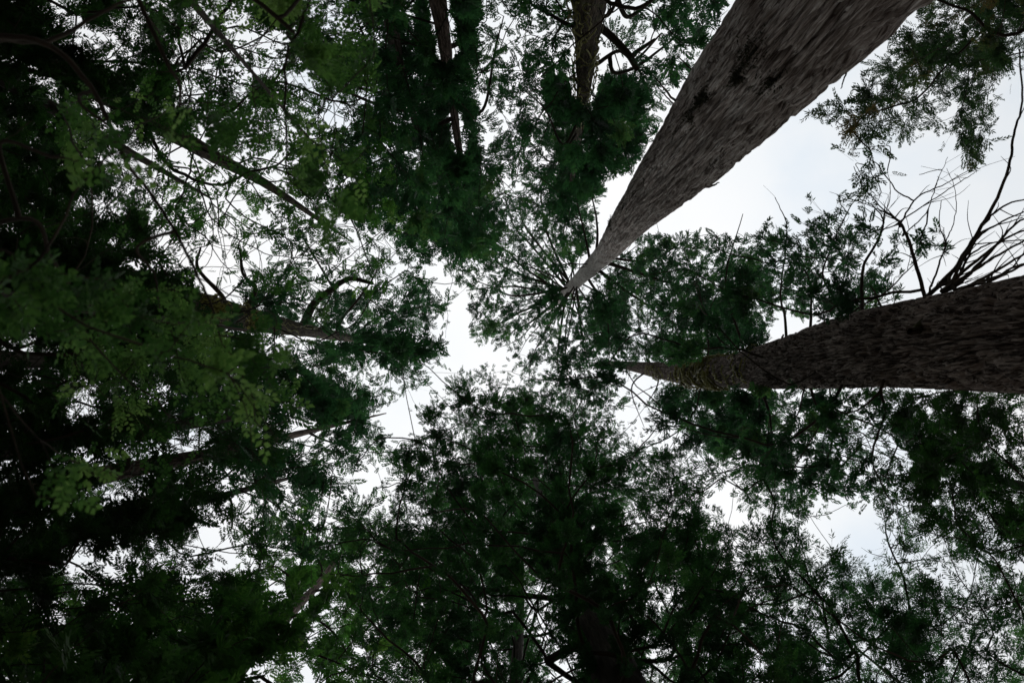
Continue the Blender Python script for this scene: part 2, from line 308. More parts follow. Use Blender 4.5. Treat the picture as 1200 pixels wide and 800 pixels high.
class Trunk:
    def __init__(s, pts, rad, top):
        """pts: (px, py, H) seen in the photo; rad: (H, radius); base carried straight down to the ground"""
        q = [P(*p) for p in pts]
        hs = [p[2] for p in pts]
        d = (q[1] - q[0]) / (hs[1] - hs[0])
        lo = q[0] + d * .55 * (-1.6 - hs[0]); lo[2] = 0
        de = (q[-1] - q[-2]) / (hs[-1] - hs[-2])
        H = [-1.6] + hs; X = [lo] + q
        if top > hs[-1]: H.append(top); X.append(q[-1] + de * (top - hs[-1]))
        H = np.array(H); X = np.array(X)
        s.h = np.linspace(-1.6, H[-1], 160)
        xy = np.stack([np.interp(s.h, H, X[:, k]) for k in (0, 1)], 1)
        k = np.ones(13) / 13
        pad = np.vstack([np.repeat(xy[:1], 6, 0), xy, np.repeat(xy[-1:], 6, 0)])
        sm = np.stack([np.convolve(pad[:, c], k, 'valid') for c in (0, 1)], 1)
        w = np.clip(np.minimum(np.arange(160), np.arange(160)[::-1]) / 8, 0, 1)[:, None]
        s.xy = sm * w + xy * (1 - w)
        s.rh, s.rr = np.array([r[0] for r in rad], float), np.array([r[1] for r in rad], float)
        s.top = H[-1]
    def at(s, h):
        h = np.asarray(h, float)
        return np.stack([np.interp(h, s.h, s.xy[:, 0]), np.interp(h, s.h, s.xy[:, 1]), h + CAM[2]], -1)
    def r(s, h): return np.interp(h, s.rh, s.rr)
    def mesh(s, name, material, parent, seg, step, kind, seed):
        g = Geo()
        L = s.top + 1.6
        n = int(L / step)
        h = np.linspace(-1.6, s.top, n)
        c = s.at(h); r = s.r(h)
        th = np.linspace(0, 2 * np.pi, seg, endpoint=False)
        T, V = np.meshgrid(th / (2 * np.pi), h + 1.6)
        dr = np.zeros_like(T); dep = np.minimum(r, .9)[:, None]
        dr += (vnoise(T * 5, V * .12, 5, seed) - .5) * .22 * dep
        dr += (vnoise(T * 11, V * .3, 11, seed + 1) - .5) * .10 * dep
        if kind == 'red':        # long ropy ridges with narrow fissures
            tw = T + .02 * np.sin(V * .21) + .05 * (vnoise(T * 6, V * .35, 6, seed + 9) - .5)
            for q, (k, lv, am) in enumerate([(30, .35, .10), (64, .8, .085), (130, 1.8, .05)]):
                a = np.abs(vnoise(tw * k, V * lv, k, seed + 2 + q) * 2 - 1)
                dr += (np.minimum(a * 3.4, 1) - .8) * am * dep
            dr += (vnoise(tw * 60, V * 5, 60, seed + 20) - .5) * .025 * dep
        elif kind == 'furrow':   # short interlaced plates
            tw = T + .035 * (vnoise(T * 14, V * 1.2, 14, seed + 9) - .5) + .02 * (vnoise(T * 40, V * 3.2, 40, seed + 10) - .5)
            for q, (k, lv, am) in enumerate([(50, 1.5, .12), (96, 3.0, .075), (160, 6, .04)]):
                a = np.abs(vnoise(tw * k, V * lv, k, seed + 2 + q) * 2 - 1)
                dr += (np.minimum(a * 3.2, 1) - .8) * am * dep
        else:
            for q, (k, lv, am) in enumerate([(18, .8, .10), (36, 2, .06)]):
                a = np.abs(vnoise(T * k, V * lv, k, seed + 2 + q) * 2 - 1)
                dr += (np.minimum(a * 2.2, 1) - .7) * am * dep
        R = np.maximum(r[:, None] + dr, .01)
        flare = 1 + .45 * np.exp(-V / 1.3) * (1 + .4 * np.sin(T * 2 * np.pi * 6))
        R = R * flare
        x = c[:, 0][:, None] + R * np.cos(T * 2 * np.pi); y = c[:, 1][:, None] + R * np.sin(T * 2 * np.pi)
        z = np.repeat(c[:, 2][:, None], seg, 1)
        v = np.stack([x, y, z], -1)
        bk = np.stack([r[:, None] * np.cos(T * 2 * np.pi), r[:, None] * np.sin(T * 2 * np.pi), V], -1) + seed
        i = np.arange(n - 1)[:, None] * seg; j = np.arange(seg)[None]; k = (j + 1) % seg
        f = np.stack([i + j, i + k, i + seg + k, i + seg + j], -1).reshape(-1, 4)
        g.add(v.reshape(-1, 3), f, 0, .5, bk.reshape(-1, 3))
        return g.build(name, [material], parent, smooth=True, origin=parent.location)

# ------------------------------------------------------------------ leaf sprays
def pinnate(nl, ll, lw, spread=1.0, fold=0.0):
    """a flat feather of leaflets along a twig of length 1; returns (leaves, 4, 3)"""
    out = []
    for k in range(nl):
        t = .12 + .88 * (k // 2 + (.5 if k % 2 else 0)) / (nl / 2)
        sd = 1 if k % 2 else -1
        a = math.radians(58 - 22 * t) * spread
        l = ll * (1.05 - .55 * abs(t - .45))
        d = np.array([math.cos(a), sd * math.sin(a), -.12]); s = np.array([-d[1], d[0], 0])
        s /= np.linalg.norm(s)
        b = np.array([t, 0, -.10 * t * t])
        out.append([b, b + d * l * .45 - s * lw * .5 + [0, 0, fold], b + d * l, b + d * l * .5 + s * lw * .5 + [0, 0, fold]])
    b = np.array([.95, 0, -.1]); d = np.array([1, 0, -.1]); s = np.array([0, 1., 0])
    out.append([b, b + d * ll * .4 - s * lw * .5, b + d * ll, b + d * ll * .4 + s * lw * .5])
    return np.array(out)
def tuft(nl, ll, lw, seed):
    r = np.random.default_rng(seed); out = []
    for k in range(nl):
        d = norm(r.normal(size=3) * [.6, .8, .6] + [.8, 0, 0]); s = norm(np.cross(d, r.normal(size=3)))
        b = np.array([r.random() * .7, 0, 0]); l = ll * r.uniform(.7, 1.2)
        out.append([b, b + d * l * .45 - s * lw * .5, b + d * l, b + d * l * .5 + s * lw * .5])
    return np.array(out)
# style: template list, spray length (m), twig radius, sprays spread
STYLE = {
    'redwood': dict(tp=[pinnate(22, .26, .085), pinnate(20, .30, .09, 1.15), pinnate(18, .30, .095, .9), tuft(20, .34, .09, 7)], L=.43, mat='needle'),
    'bright':  dict(tp=[pinnate(20, .28, .10), pinnate(18, .30, .11, 1.2), tuft(20, .36, .10, 3)], L=.40, mat='needle_green'),
    'olive':   dict(tp=[pinnate(24, .19, .06), pinnate(22, .22, .065, .8), tuft(18, .28, .06, 5)], L=.40, mat='olive'),
    'tufts':   dict(tp=[tuft(20, .44, .11, 1), tuft(22, .42, .10, 2), pinnate(18, .34, .11)], L=.39, mat='needle'),
    'fine':    dict(tp=[tuft(18, .34, .09, 11), tuft(20, .32, .085, 12), pinnate(20, .28, .09, 1.1)], L=.205, mat='fine'),
    'lacy':    dict(tp=[tuft(10, .50, .09, 21), tuft(12, .46, .085, 22), pinnate(12, .42, .085, 1.2)], L=.25, mat='fine'),
    'broad':   dict(tp=[pinnate(8, .28, .17, 1.1, -.015), pinnate(7, .30, .18, 1.25, -.02), pinnate(9, .26, .16, 1.0, -.015)], L=.17, mat='broad', jit=.75),
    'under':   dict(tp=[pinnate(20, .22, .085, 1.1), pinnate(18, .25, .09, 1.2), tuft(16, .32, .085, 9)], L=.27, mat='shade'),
}
for st in STYLE.values():
    st['area'] = float(np.mean([np.linalg.norm(np.cross(t[:, 2] - t[:, 0], t[:, 3] - t[:, 1]), axis=1).sum() * .5 for t in st['tp']]))

def add_sprays(geo, style, p, d, nrm, sc, tint, mi=0):
    d = norm(d); s = norm(np.cross(nrm, d)); u = np.cross(d, s)
    which = RNG.integers(0, len(style['tp']), len(p))
    for w, tp in enumerate(style['tp']):
        k = which == w
        if not k.any(): continue
        n = int(k.sum()); nl = len(tp)
        t = tp[None] * np.ones((n, 1, 1, 1))
        t = t + RNG.normal(0, .02, (n, nl, 1, 3))
        v = (p[k][:, None, None] + sc[k][:, None, None, None] *
             (t[..., 0:1] * d[k][:, None, None] + t[..., 1:2] * s[k][:, None, None] + t[..., 2:3] * u[k][:, None, None]))
        tt = np.clip(tint[k][:, None] + RNG.normal(0, .08, (n, nl)), 0, 1)
        geo.add(v.reshape(-1, 3), np.arange(n * nl * 4).reshape(-1, 4), mi, tt.ravel())

# ------------------------------------------------------------------ the trees' list
TREES = []
def tree(key, name, label, trunk, rad, top, style, polys, hr, R, **kw):
    TREES.append(dict(key=key, name=name, label=label, trunk=trunk, rad=rad, top=top, style=style, polys=polys, hr=hr, R=R, **kw))
def vert(px, py, h):
    """two sightings of an upright stem"""
    p = P(px, py, h); q = p.copy(); q[2] += 6
    return [(px, py, h), (*[float(v) for v in pix(q)], h + 6)]

tree('A', 'redwood_tree', 'giant redwood with the thickest grey slanting trunk, ending in a wheel of spoked boughs',
     [(960, 0, 9.2), (790, 200, 16.8), (743, 250, 21.3), (709, 298, 29), (680, 326, 38), (654, 352, 49)],
     [(-1.6, 1.15), (4, 1.02), (9.2, .96), (16.8, .73), (21.3, .585), (25, .51), (29, .44), (38, .33), (46, .30), (52, .22), (56, .10)], 56, 'tufts',
     [[(520, 330), (555, 235), (620, 195), (690, 235), (720, 300), (780, 262), (900, 300), (900, 390), (760, 405), (730, 475), (640, 490), (590, 430), (535, 400)]],
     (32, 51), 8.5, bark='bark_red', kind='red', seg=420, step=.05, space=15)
tree('B', 'mossy_conifer', 'furrowed conifer with its brown trunk entering from the right edge, ringed with yellow moss',
     [(1200, 390, 9.2), (1100, 401, 11), (1000, 411, 13.7), (900, 430, 18), (850, 436, 21.5), (800, 438, 26.7), (745, 430, 36)],
     [(-1.6, .98), (4, .84), (9.2, .73), (11, .72), (13.7, .69), (15.5, .63), (18, .56), (21.5, .48), (26.7, .42), (36, .28), (42, .20), (48, .10)], 48, 'tufts',
     [[(735, 330), (800, 275), (880, 215), (1000, 170), (1110, 230), (1100, 380), (900, 405), (740, 428)],
      [(640, 425), (760, 445), (1010, 455), (1070, 540), (1010, 650), (900, 605), (800, 560), (690, 530), (640, 490)]],
     (12, 40), 8, lscale=.62, bark='bark_furrow', kind='furrow', seg=380, step=.045, space=16)
tree('C', 'mossy_conifer', 'conifer with mossy bare upper trunk and crooked limbs at the middle of the top edge',
     [(690, 0, 18), (684, 110, 24.5), (672, 200, 36), (662, 262, 47)],
     [(-1.6, .85), (10, .68), (18, .47), (21, .34), (24.5, .24), (36, .14), (50, .04)], 50, 'redwood',
     [[(585, 60), (605, -400), (880, -400), (850, 60), (800, 180), (745, 260), (690, 310), (600, 310), (585, 200)]],
     (17, 48), 7.5, bark='bark_moss', kind='plain', space=15)
tree('D', 'redwood_tree', 'dark redwood whose brown lit trunk shows above its dense crown at the top edge',
     [(512, -5, 18), (522, 60, 21), (537, 168, 30), (552, 250, 46)],
     [(-1.6, .55), (10, .36), (18, .22), (30, .15), (50, .04)], 52, 'redwood',
     [[(375, 80), (400, -400), (620, -400), (612, 100), (606, 270), (565, 320), (480, 300), (400, 265), (365, 190)]],
     (16, 50), 7, bark='bark_brown', kind='plain', space=15)
tree('D2', 'conifer_tree', 'slim blackish conifer trunk left of the sunny brown trunk at the top edge',
     [(455, -5, 16), (465, 70, 19.5), (500, 190, 30)],
     [(-1.6, .35), (16, .2), (32, .04)], 33, 'redwood',
     [[(350, -400), (560, -400), (570, 200), (480, 260), (380, 160)]],
     (14, 32), 6, bark='bark_dark', kind='plain', space=17)
tree('E', 'redwood_tree', 'redwood leaning in from the left with one crooked dark limb over a mossy stem',
     [(235, 362, 20), (320, 380, 26), (385, 392, 32), (440, 401, 39), (490, 408, 46)],
     [(-1.6, .85), (10, .68), (20, .5), (26, .36), (32, .24), (46, .08)], 48, 'redwood',
     [[(200, 335), (330, 265), (440, 265), (545, 335), (545, 425), (500, 480), (400, 455), (330, 410), (190, 430)]],
     (18, 46), 8, bark='bark_moss', kind='plain', space=14, reach=4)
tree('M', 'spindly_tree', 'spindly tree with a thin slanting stem and see-through foliage in the upper left',
     [(240, 178, 20), (310, 214, 24), (385, 265, 30)],
     [(-1.6, .4), (10, .3), (20, .2), (30, .08), (33, .03)], 33, 'bright',
     [[(170, 110), (300, 30), (430, 50), (455, 250), (465, 335), (330, 345), (180, 335), (165, 200)]],
     (13, 31), 7, bark='bark_moss', kind='plain', space=16, reach=6)
tree('F', 'conifer_tree', 'conifer with a pale bare upper stem in a dense dark crown beside the sky gap',
     [(110, 558, 14.5), (255, 530, 19.5), (350, 508, 26), (440, 487, 36)],
     [(-1.6, .4), (14.5, .21), (19.5, .17), (26, .125), (38, .03)], 38, 'redwood',
     [[(100, 480), (300, 420), (420, 425), (480, 500), (475, 560), (400, 590), (250, 560), (90, 600)]],
     (13, 36), 7, bark='bark_brown', kind='plain', space=14)
tree('K', 'conifer_tree', 'shadowy conifer stem under drooping broad leaves at middle left, just above the pale stem',
     [(140, 506, 13), (230, 496, 16.5), (320, 482, 22)],
     [(-1.6, .3), (13, .15), (22, .06), (25, .03)], 25, 'under',
     [[(60, 470), (200, 415), (345, 425), (345, 525), (150, 545)]],
     (11, 24), 5, bark='bark_dark', kind='plain', space=16)
tree('G', 'conifer_tree', 'thin conifer with forked bare twigs over the bright gap at lower left',
     [(160, 605, 16.5), (250, 583, 21), (350, 557, 28)],
     [(-1.6, .3), (16, .14), (28, .06), (31, .03)], 31, 'redwood',
     [[(170, 560), (340, 525), (445, 555), (430, 610), (340, 650), (210, 640)]],
     (15, 30), 6, bark='bark_dark', kind='plain', space=15)
tree('H', 'fir_tree', 'light green conifer with short brown stem and layered boughs at the bottom left',
     [(300, 760, 21.5), (345, 713, 26), (372, 686, 30), (415, 625, 40)],
     [(-1.6, .5), (15, .32), (26, .19), (40, .05), (42, .03)], 42, 'bright',
     [[(265, 620), (360, 575), (455, 585), (490, 680), (530, 800), (500, 1200), (200, 1200), (285, 780)]],
     (17, 41), 8, bark='bark_brown', kind='plain', space=15)
tree('N', 'young_conifer', 'bushy young conifer with a rounded sunlit tip in the lower left',
     vert(90, 870, 11), [(-1.6, .28), (11, .14), (19, .03)], 19, 'bright',
     [[(120, 690), (240, 655), (335, 685), (348, 740), (290, 815), (200, 1200), (-200, 1200), (-100, 800)]],
     (8, 19), 5, bark='bark_dark', kind='plain', space=17)
tree('I', 'bay_tree', 'broad black crown filling the bottom middle, on the stouter of two dark trunks',
     [(725, 800, 12), (690, 725, 15), (660, 655, 20), (630, 570, 28)],
     [(-1.6, .6), (12, .44), (20, .25), (33, .05)], 33, 'fine',
     [[(370, 640), (440, 555), (470, 470), (530, 405), (600, 425), (660, 455), (720, 500), (765, 560), (850, 600), (905, 700), (950, 1200), (640, 1200), (560, 700)]],
     (10, 33), 9, bark='bark_dark', kind='plain', space=14)
tree('I2', 'bay_tree', 'slimmer of two dark trunks at the bottom middle, with a branching twiggy crown',
     [(604, 800, 17), (611, 700, 23), (608, 600, 30)],
     [(-1.6, .3), (17, .17), (30, .06), (33, .03)], 33, 'fine',
     [[(430, 590), (640, 560), (690, 780), (640, 1200), (450, 1200), (420, 800)]],
     (12, 31), 7, bark='bark_dark', kind='plain', space=15)
tree('J', 'lacy_tree', 'lacy fine leaved tree spread over the bottom right corner',
     vert(1180, 900, 14), [(-1.6, .25), (10, .16), (19, .03)], 19, 'lacy',
     [[(740, 530), (880, 555), (950, 620), (1030, 590), (1240, 640), (1620, 700), (1620, 1200), (780, 1200), (810, 750)]],
     (11, 20), 10, bark='bark_dark', kind='plain', space=16)
tree('Q', 'hemlock_tree', 'dark hemlock hanging from the right edge below the furrowed trunk',
     vert(1330, 600, 13), [(-1.6, .4), (9, .28), (19, .04)], 19, 'under',
     [[(990, 455), (1620, 450), (1620, 760), (1180, 720), (1030, 650), (1020, 560)]],
     (10, 19), 9, bark='bark_dark', kind='plain', space=15)
tree('O', 'hemlock_tree', 'hemlock with hanging feathery sprays in the top right corner',
     vert(1330, -120, 16), [(-1.6, .6), (10, .45), (22, .1)], 22, 'olive',
     [[(910, 140), (1040, 20), (1080, -400), (1620, -400), (1620, 180), (1160, 235), (1020, 245), (910, 205)]],
     (12, 21), 11, bark='bark_moss', kind='plain', space=15)
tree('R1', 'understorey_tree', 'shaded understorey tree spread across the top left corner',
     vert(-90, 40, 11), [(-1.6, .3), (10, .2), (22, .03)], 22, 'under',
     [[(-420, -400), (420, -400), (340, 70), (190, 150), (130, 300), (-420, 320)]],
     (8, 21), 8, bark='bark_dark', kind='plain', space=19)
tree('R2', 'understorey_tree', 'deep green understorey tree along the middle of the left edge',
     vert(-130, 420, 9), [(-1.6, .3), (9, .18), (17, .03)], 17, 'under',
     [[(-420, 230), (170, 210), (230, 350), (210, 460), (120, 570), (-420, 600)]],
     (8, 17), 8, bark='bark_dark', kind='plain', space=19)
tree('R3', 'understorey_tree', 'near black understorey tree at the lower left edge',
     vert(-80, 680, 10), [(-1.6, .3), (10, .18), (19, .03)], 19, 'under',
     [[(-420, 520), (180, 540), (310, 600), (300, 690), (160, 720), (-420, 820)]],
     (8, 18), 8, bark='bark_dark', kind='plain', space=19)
tree('L', 'maple_tree', 'broad leaved tree close to the camera with a thin black arching stem, on the left',
     vert(-130, 330, 4), [(-1.6, .10), (3, .07), (8, .02)], 9, 'broad',
     [[(90, 350), (150, 300), (180, 430), (178, 525), (110, 560), (95, 450)], [(-90, 305), (70, 305), (70, 390), (-90, 390)], [(60, 545), (220, 505), (225, 550), (60, 590)], [(175, 320), (230, 345), (255, 420), (195, 445)], [(232, 395), (345, 390), (348, 480), (310, 512), (238, 470)], [(60, 100), (200, 120), (230, 200), (120, 250)]],
     (3.2, 7), 5, bark='bark_dark', kind='plain', space=30, share=.5)
tree('L2', 'maple_tree', 'pale green broad leaves hanging close overhead from the upper left edge',
     vert(60, -190, 4.5), [(-1.6, .10), (3, .08), (8, .02)], 9, 'broad',
     [[(320, -100), (440, -300), (440, 90), (385, 128), (345, 100)], [(350, 222), (408, 222), (412, 272), (345, 290)], [(325, 115), (392, 150), (405, 195), (335, 225)], [(245, 115), (305, 145), (290, 195), (225, 180)], [(100, -300), (330, -300), (300, 40), (180, 20)]],
     (3.6, 7), 5, bark='bark_dark', kind='plain', space=28, share=.85)

# limbs the photo shows: tree, [(px, py)...], height at root, height at tip, root radius, tip radius
LIMBS = [
    ('A', [(625, 290), (603, 265), (593, 233)], 43.3, 47.0, .085, .028), ('A', [(612, 312), (594, 294), (570, 285)], 45.6, 48.0, .085, .028),
    ('A', [(628, 283), (612, 258), (607, 228)], 41.4, 46.0, .085, .028), ('A', [(600, 318), (580, 306), (556, 303)], 43.7, 48.0, .085, .028),
    ('A', [(606, 336), (579, 337), (553, 328)], 46.0, 48.5, .085, .028), ('A', [(606, 347), (577, 338), (547, 341)], 41.8, 48.5, .085, .028),
    ('A', [(612, 365), (588, 378), (562, 380)], 44.1, 49.0, .085, .028), ('A', [(620, 378), (603, 386), (590, 400)], 46.4, 49.0, .085, .028),
    ('A', [(640, 385), (636, 398), (628, 408)], 42.2, 49.0, .085, .028), ('A', [(655, 400), (653, 423), (660, 445)], 44.5, 47.0, .085, .028),
    ('A', [(640, 270), (632, 215)], 42, 44, .09, .03), ('A', [(700, 262), (688, 205)], 32, 34, .08, .02),
    ('A', [(685, 275), (670, 215)], 33.5, 35, .08, .02), ('A', [(765, 325), (830, 345)], 31, 34, .10, .03),
    ('A', [(740, 345), (800, 385)], 33, 35, .10, .03), ('A', [(760, 305), (800, 285)], 30, 33, .07, .02),
    ('A', [(710, 365), (715, 420)], 36, 38, .08, .02), ('A', [(680, 380), (690, 440)], 40, 42, .08, .02),
    ('B', [(1078, 330), (1062, 275), (1046, 252), (1030, 245)], 11.2, 12.2, .055, .02),
    ('B', [(1055, 262), (1075, 232), (1110, 215), (1142, 198)], 11.4, 12.6, .03, .008),
    ('B', [(1050, 262), (1090, 235), (1125, 213), (1146, 200)], 11.5, 12.8, .022, .008),
    ('B', [(1060, 275), (1085, 245), (1096, 212), (1108, 185)], 11.5, 12.8, .02, .006),
    ('B', [(1112, 325), (1135, 290), (1162, 246), (1180, 203), (1187, 160), (1197, 120), (1194, 60)], 10.6, 11.6, .055, .018),
    ('B', [(1150, 265), (1175, 242), (1215, 230)], 10.8, 11.4, .04, .014),
    ('B', [(1115, 330), (1140, 285), (1170, 262), (1220, 238)], 10.4, 11.2, .045, .014),
    ('B', [(1120, 335), (1160, 295), (1190, 262), (1225, 246)], 10.3, 11.2, .05, .016),
    ('B', [(1105, 340), (1150, 300), (1185, 275), (1230, 262)], 10.3, 11, .05, .016),
    ('B', [(1110, 338), (1150, 312), (1190, 290), (1235, 270)], 10.2, 10.8, .05, .016),
    ('B', [(1125, 338), (1165, 318), (1200, 298), (1240, 284)], 10.0, 10.8, .045, .016),
    ('B', [(1135, 335), (1172, 322), (1205, 308), (1250, 298)], 9.8, 10.4, .045, .014),
    ('B', [(1120, 330), (1135, 300), (1150, 272), (1200, 255)], 10.5, 11.3, .04, .012),
    ('B', [(1098, 335), (1130, 305), (1160, 285), (1210, 280)], 10.6, 11.1, .035, .012),
    ('B', [(1160, 330), (1190, 312), (1230, 305)], 9.6, 10, .04, .014),
    ('B', [(1090, 340), (1102, 305), (1108, 285), (1100, 262), (1102, 235)], 11, 11.9, .03, .008),
    ('B', [(1109, 280), (1118, 258), (1118, 225), (1108, 200)], 11, 12, .016, .005),
    ('B', [(1010, 345), (1012, 312), (1032, 275), (1035, 257), (1020, 238)], 13.4, 14.6, .06, .015),
    ('B', [(1034, 258), (1042, 225), (1038, 200)], 13.6, 14.6, .02, .006),
    ('B', [(920, 372), (915, 345), (922, 268), (908, 232)], 17, 19, .06, .012),
    ('B', [(950, 365), (948, 330), (930, 295)], 15.8, 17, .06, .012),
    ('B', [(985, 360), (965, 320), (990, 255), (1010, 225)], 14.4, 16, .05, .01),
    ('B', [(1036, 365), (1020, 335)], 12.6, 13, .045, .02), ('B', [(870, 405), (850, 330), (870, 250)], 20, 22, .06, .012),
    ('B', [(990, 375), (1040, 340), (1080, 300)], 13.5, 14.4, .045, .012), ('B', [(830, 400), (820, 340)], 24, 26, .06, .015),
    ('B', [(900, 480), (905, 560)], 20, 21, .06, .015), ('B', [(960, 480), (1010, 520)], 16, 16.5, .06, .015),
    ('B', [(770, 452), (757, 475)], 31, 31.5, .05, .012), ('B', [(740, 455), (755, 500)], 33, 33.5, .05, .012),
    ('C', [(704, 33), (735, 62), (747, 82)], 20, 20.6, .14, .09), ('C', [(745, 62), (768, 46)], 20.4, 20.8, .09, .05),
    ('C', [(668, 30), (645, 18), (618, 3)], 19.6, 20.4, .09, .03), ('C', [(640, 16), (642, -10)], 19.8, 20.2, .04, .02),
    ('C', [(712, 18), (728, -10)], 18.8, 19.2, .07, .04), ('C', [(700, 75), (725, 60), (745, 70), (775, 40)], 22.6, 23.4, .09, .03),
    ('C', [(735, 20), (760, 5), (785, -20)], 19.4, 20.2, .08, .03), ('C', [(660, 90), (655, 75)], 23.6, 23.9, .07, .03),
    ('C', [(720, 85), (745, 78), (770, 60), (800, 35)], 23, 24, .08, .03),
    ('C', [(660, 170), (640, 130), (612, 105)], 27, 29, .07, .02), ('C', [(650, 190), (620, 165)], 29, 31, .06, .02),
    ('C', [(700, 180), (712, 150), (705, 110)], 26, 27, .06, .02),
    ('D', [(537, 50), (548, 25), (557, -10)], 21, 21.5, .09, .05), ('D', [(480, 115), (430, 105), (405, 100)], 24, 24.6, .10, .03),
    ('D', [(500, 150), (450, 150), (400, 165)], 27, 28, .10, .03), ('D', [(565, 130), (580, 60), (590, 20)], 25, 26, .08, .02),
    ('D', [(470, 130), (410, 110), (380, 90)], 25, 25.4, .09, .03), ('D', [(480, 175), (420, 200), (380, 230)], 31, 32, .08, .02),
    ('E', [(367, 357), (387, 340), (410, 327), (437, 332)], 29, 31, .20, .08), ('E', [(390, 338), (362, 290), (352, 270)], 29.6, 31, .07, .02),
    ('E', [(400, 375), (420, 350), (440, 320), (445, 290)], 33, 35, .09, .02), ('E', [(430, 380), (465, 365), (495, 360)], 37, 39, .09, .02),
    ('E', [(440, 392), (470, 372), (520, 365)], 39, 41, .09, .02), ('E', [(470, 405), (505, 410)], 41, 43, .08, .02),
    ('E', [(262, 350), (232, 315), (235, 290)], 21, 22, .10, .03), ('E', [(300, 340), (285, 320), (282, 290)], 23, 24, .09, .03),
    ('E', [(230, 392), (255, 395), (272, 384)], 20, 20.4, .07, .03), ('E', [(330, 350), (345, 325)], 26, 26.6, .08, .04),
    ('F', [(300, 500), (285, 470), (290, 440)], 21.5, 22.5, .08, .02), ('F', [(335, 490), (320, 470)], 24, 25, .07, .02),
    ('F', [(150, 545), (138, 525), (128, 518)], 15, 15.4, .09, .04), ('F', [(380, 515), (430, 530)], 27, 28, .06, .02),
    ('G', [(280, 575), (310, 585)], 22, 22.4, .05, .02), ('G', [(270, 585), (272, 615), (268, 622)], 21.5, 22, .05, .02),
    ('G', [(274, 606), (290, 596), (303, 575)], 21.6, 22.2, .035, .012), ('G', [(310, 560), (325, 590)], 24, 24.4, .05, .012),
    ('H', [(350, 690), (325, 665), (305, 668)], 26, 27, .07, .02), ('H', [(340, 700), (330, 680), (310, 690)], 25, 26, .06, .02),
    ('H', [(360, 720), (390, 740), (410, 770)], 25, 25.6, .07, .02), ('H', [(385, 690), (420, 690)], 29, 30, .06, .02),
    ('H', [(375, 660), (350, 625)], 31, 32, .06, .02), ('H', [(330, 750), (380, 770), (430, 790)], 23, 23.5, .07, .02),
    ('I', [(675, 757), (640, 775)], 13.7, 14, .11, .08), ('I', [(642, 774), (655, 785), (680, 802)], 13.9, 14.1, .07, .05),
    ('I', [(640, 700), (560, 690), (500, 700)], 17, 19, .10, .02), ('I', [(740, 690), (800, 660)], 17, 19, .10, .02),
    ('I2', [(640, 742), (665, 724)], 20, 20.4, .05, .02), ('I2', [(590, 720), (550, 700)], 21, 22, .05, .02),
    ('J', [(960, 815), (985, 790), (1005, 768), (1045, 727)], 14.5, 15.5, .06, .02),
    ('J', [(1060, 690), (1040, 640), (1035, 610), (1055, 595)], 17, 18, .05, .01), ('J', [(1050, 660), (1085, 655), (1120, 650)], 17, 17.4, .04, .01),
    ('J', [(1048, 640), (1080, 622)], 17.3, 17.6, .03, .01),
    ('L', [(-60, 45), (0, 42), (62, 54), (110, 100), (135, 145), (160, 195), (185, 226), (232, 305), (248, 345), (262, 392)], 3.6, 4.6, .021, .006),
    ('L', [(-60, 70), (0, 48), (62, 48), (110, 25), (168, -5)], 3.6, 4.2, .024, .008), ('L', [(25, 255), (60, 300), (80, 335), (92, 375)], 4, 4.6, .018, .006),
    ('L', [(0, 170), (60, 185), (105, 196)], 4, 4.4, .016, .006), ('L', [(160, 290), (180, 320), (190, 360)], 4.2, 4.6, .012, .005),
    ('L', [(90, 120), (140, 165), (140, 190)], 4, 4.4, .012, .005),
    ('L2', [(325, 25), (335, 45), (355, 62)], 5, 5.4, .02, .012), ('L2', [(190, 60), (210, 100), (212, 130)], 5, 5.4, .02, .008),
    ('R1', [(110, 100), (150, 115), (190, 90), (215, 80)], 12, 12.4, .05, .02),
    ('O', [(1210, 30), (1130, 12), (1080, -8)], 14, 14.4, .05, .02),
]

GROUPS = {'redwood_tree': 'redwoods around the clearing', 'mossy_conifer': 'moss hung conifers', 'conifer_tree': 'slim dark conifers',
          'spindly_tree': 'spindly trees', 'fir_tree': 'light green conifers', 'young_conifer': 'young conifers', 'bay_tree': 'black crowned trees at the bottom',
          'lacy_tree': 'lacy trees', 'hemlock_tree': 'hemlocks along the right side', 'understorey_tree': 'understorey trees along the left edge',
          'maple_tree': 'broad leaved trees close overhead'}
# the thin whorled boughs round the redwood's top
for k_ in range(34):
    a_ = k_ * 2.39996 + RNG.normal(0, .2); h_ = RNG.uniform(37, 50); l_ = RNG.uniform(3.2, 6.6) * (1.25 - (h_ - 37) / 40)
    px_, py_ = np.interp(h_, [38, 49, 56], [680, 654, 645]), np.interp(h_, [38, 49, 56], [326, 352, 362])
    q_ = [(float(px_ + np.cos(a_ + w_) * l_ * f_ * F / h_), float(py_ + np.sin(a_ + w_) * l_ * f_ * F / h_)) for f_, w_ in ((.35, 0), (.7, RNG.normal(0, .08)), (1.0, RNG.normal(0, .14)))]
    ci_, cj_ = int(np.clip(q_[2][0] // 25, 0, 47)), int(np.clip(q_[2][1] // 25, 0, 31))
    if not OPEN[cj_, ci_]: LIMBS.append(('A', q_, h_, h_ + RNG.uniform(.6, 2.0), .05, .016))
# ------------------------------------------------------------------ growing
owners = TREES
def n_owners(x, y):
    n = np.zeros(np.shape(x))
    for t in owners:
        m = np.zeros(np.shape(x), bool)
        for p in t['polys']: m |= inside(p, x, y)
        n += m * t.get('share', 1.0)
    return np.maximum(n, .55)

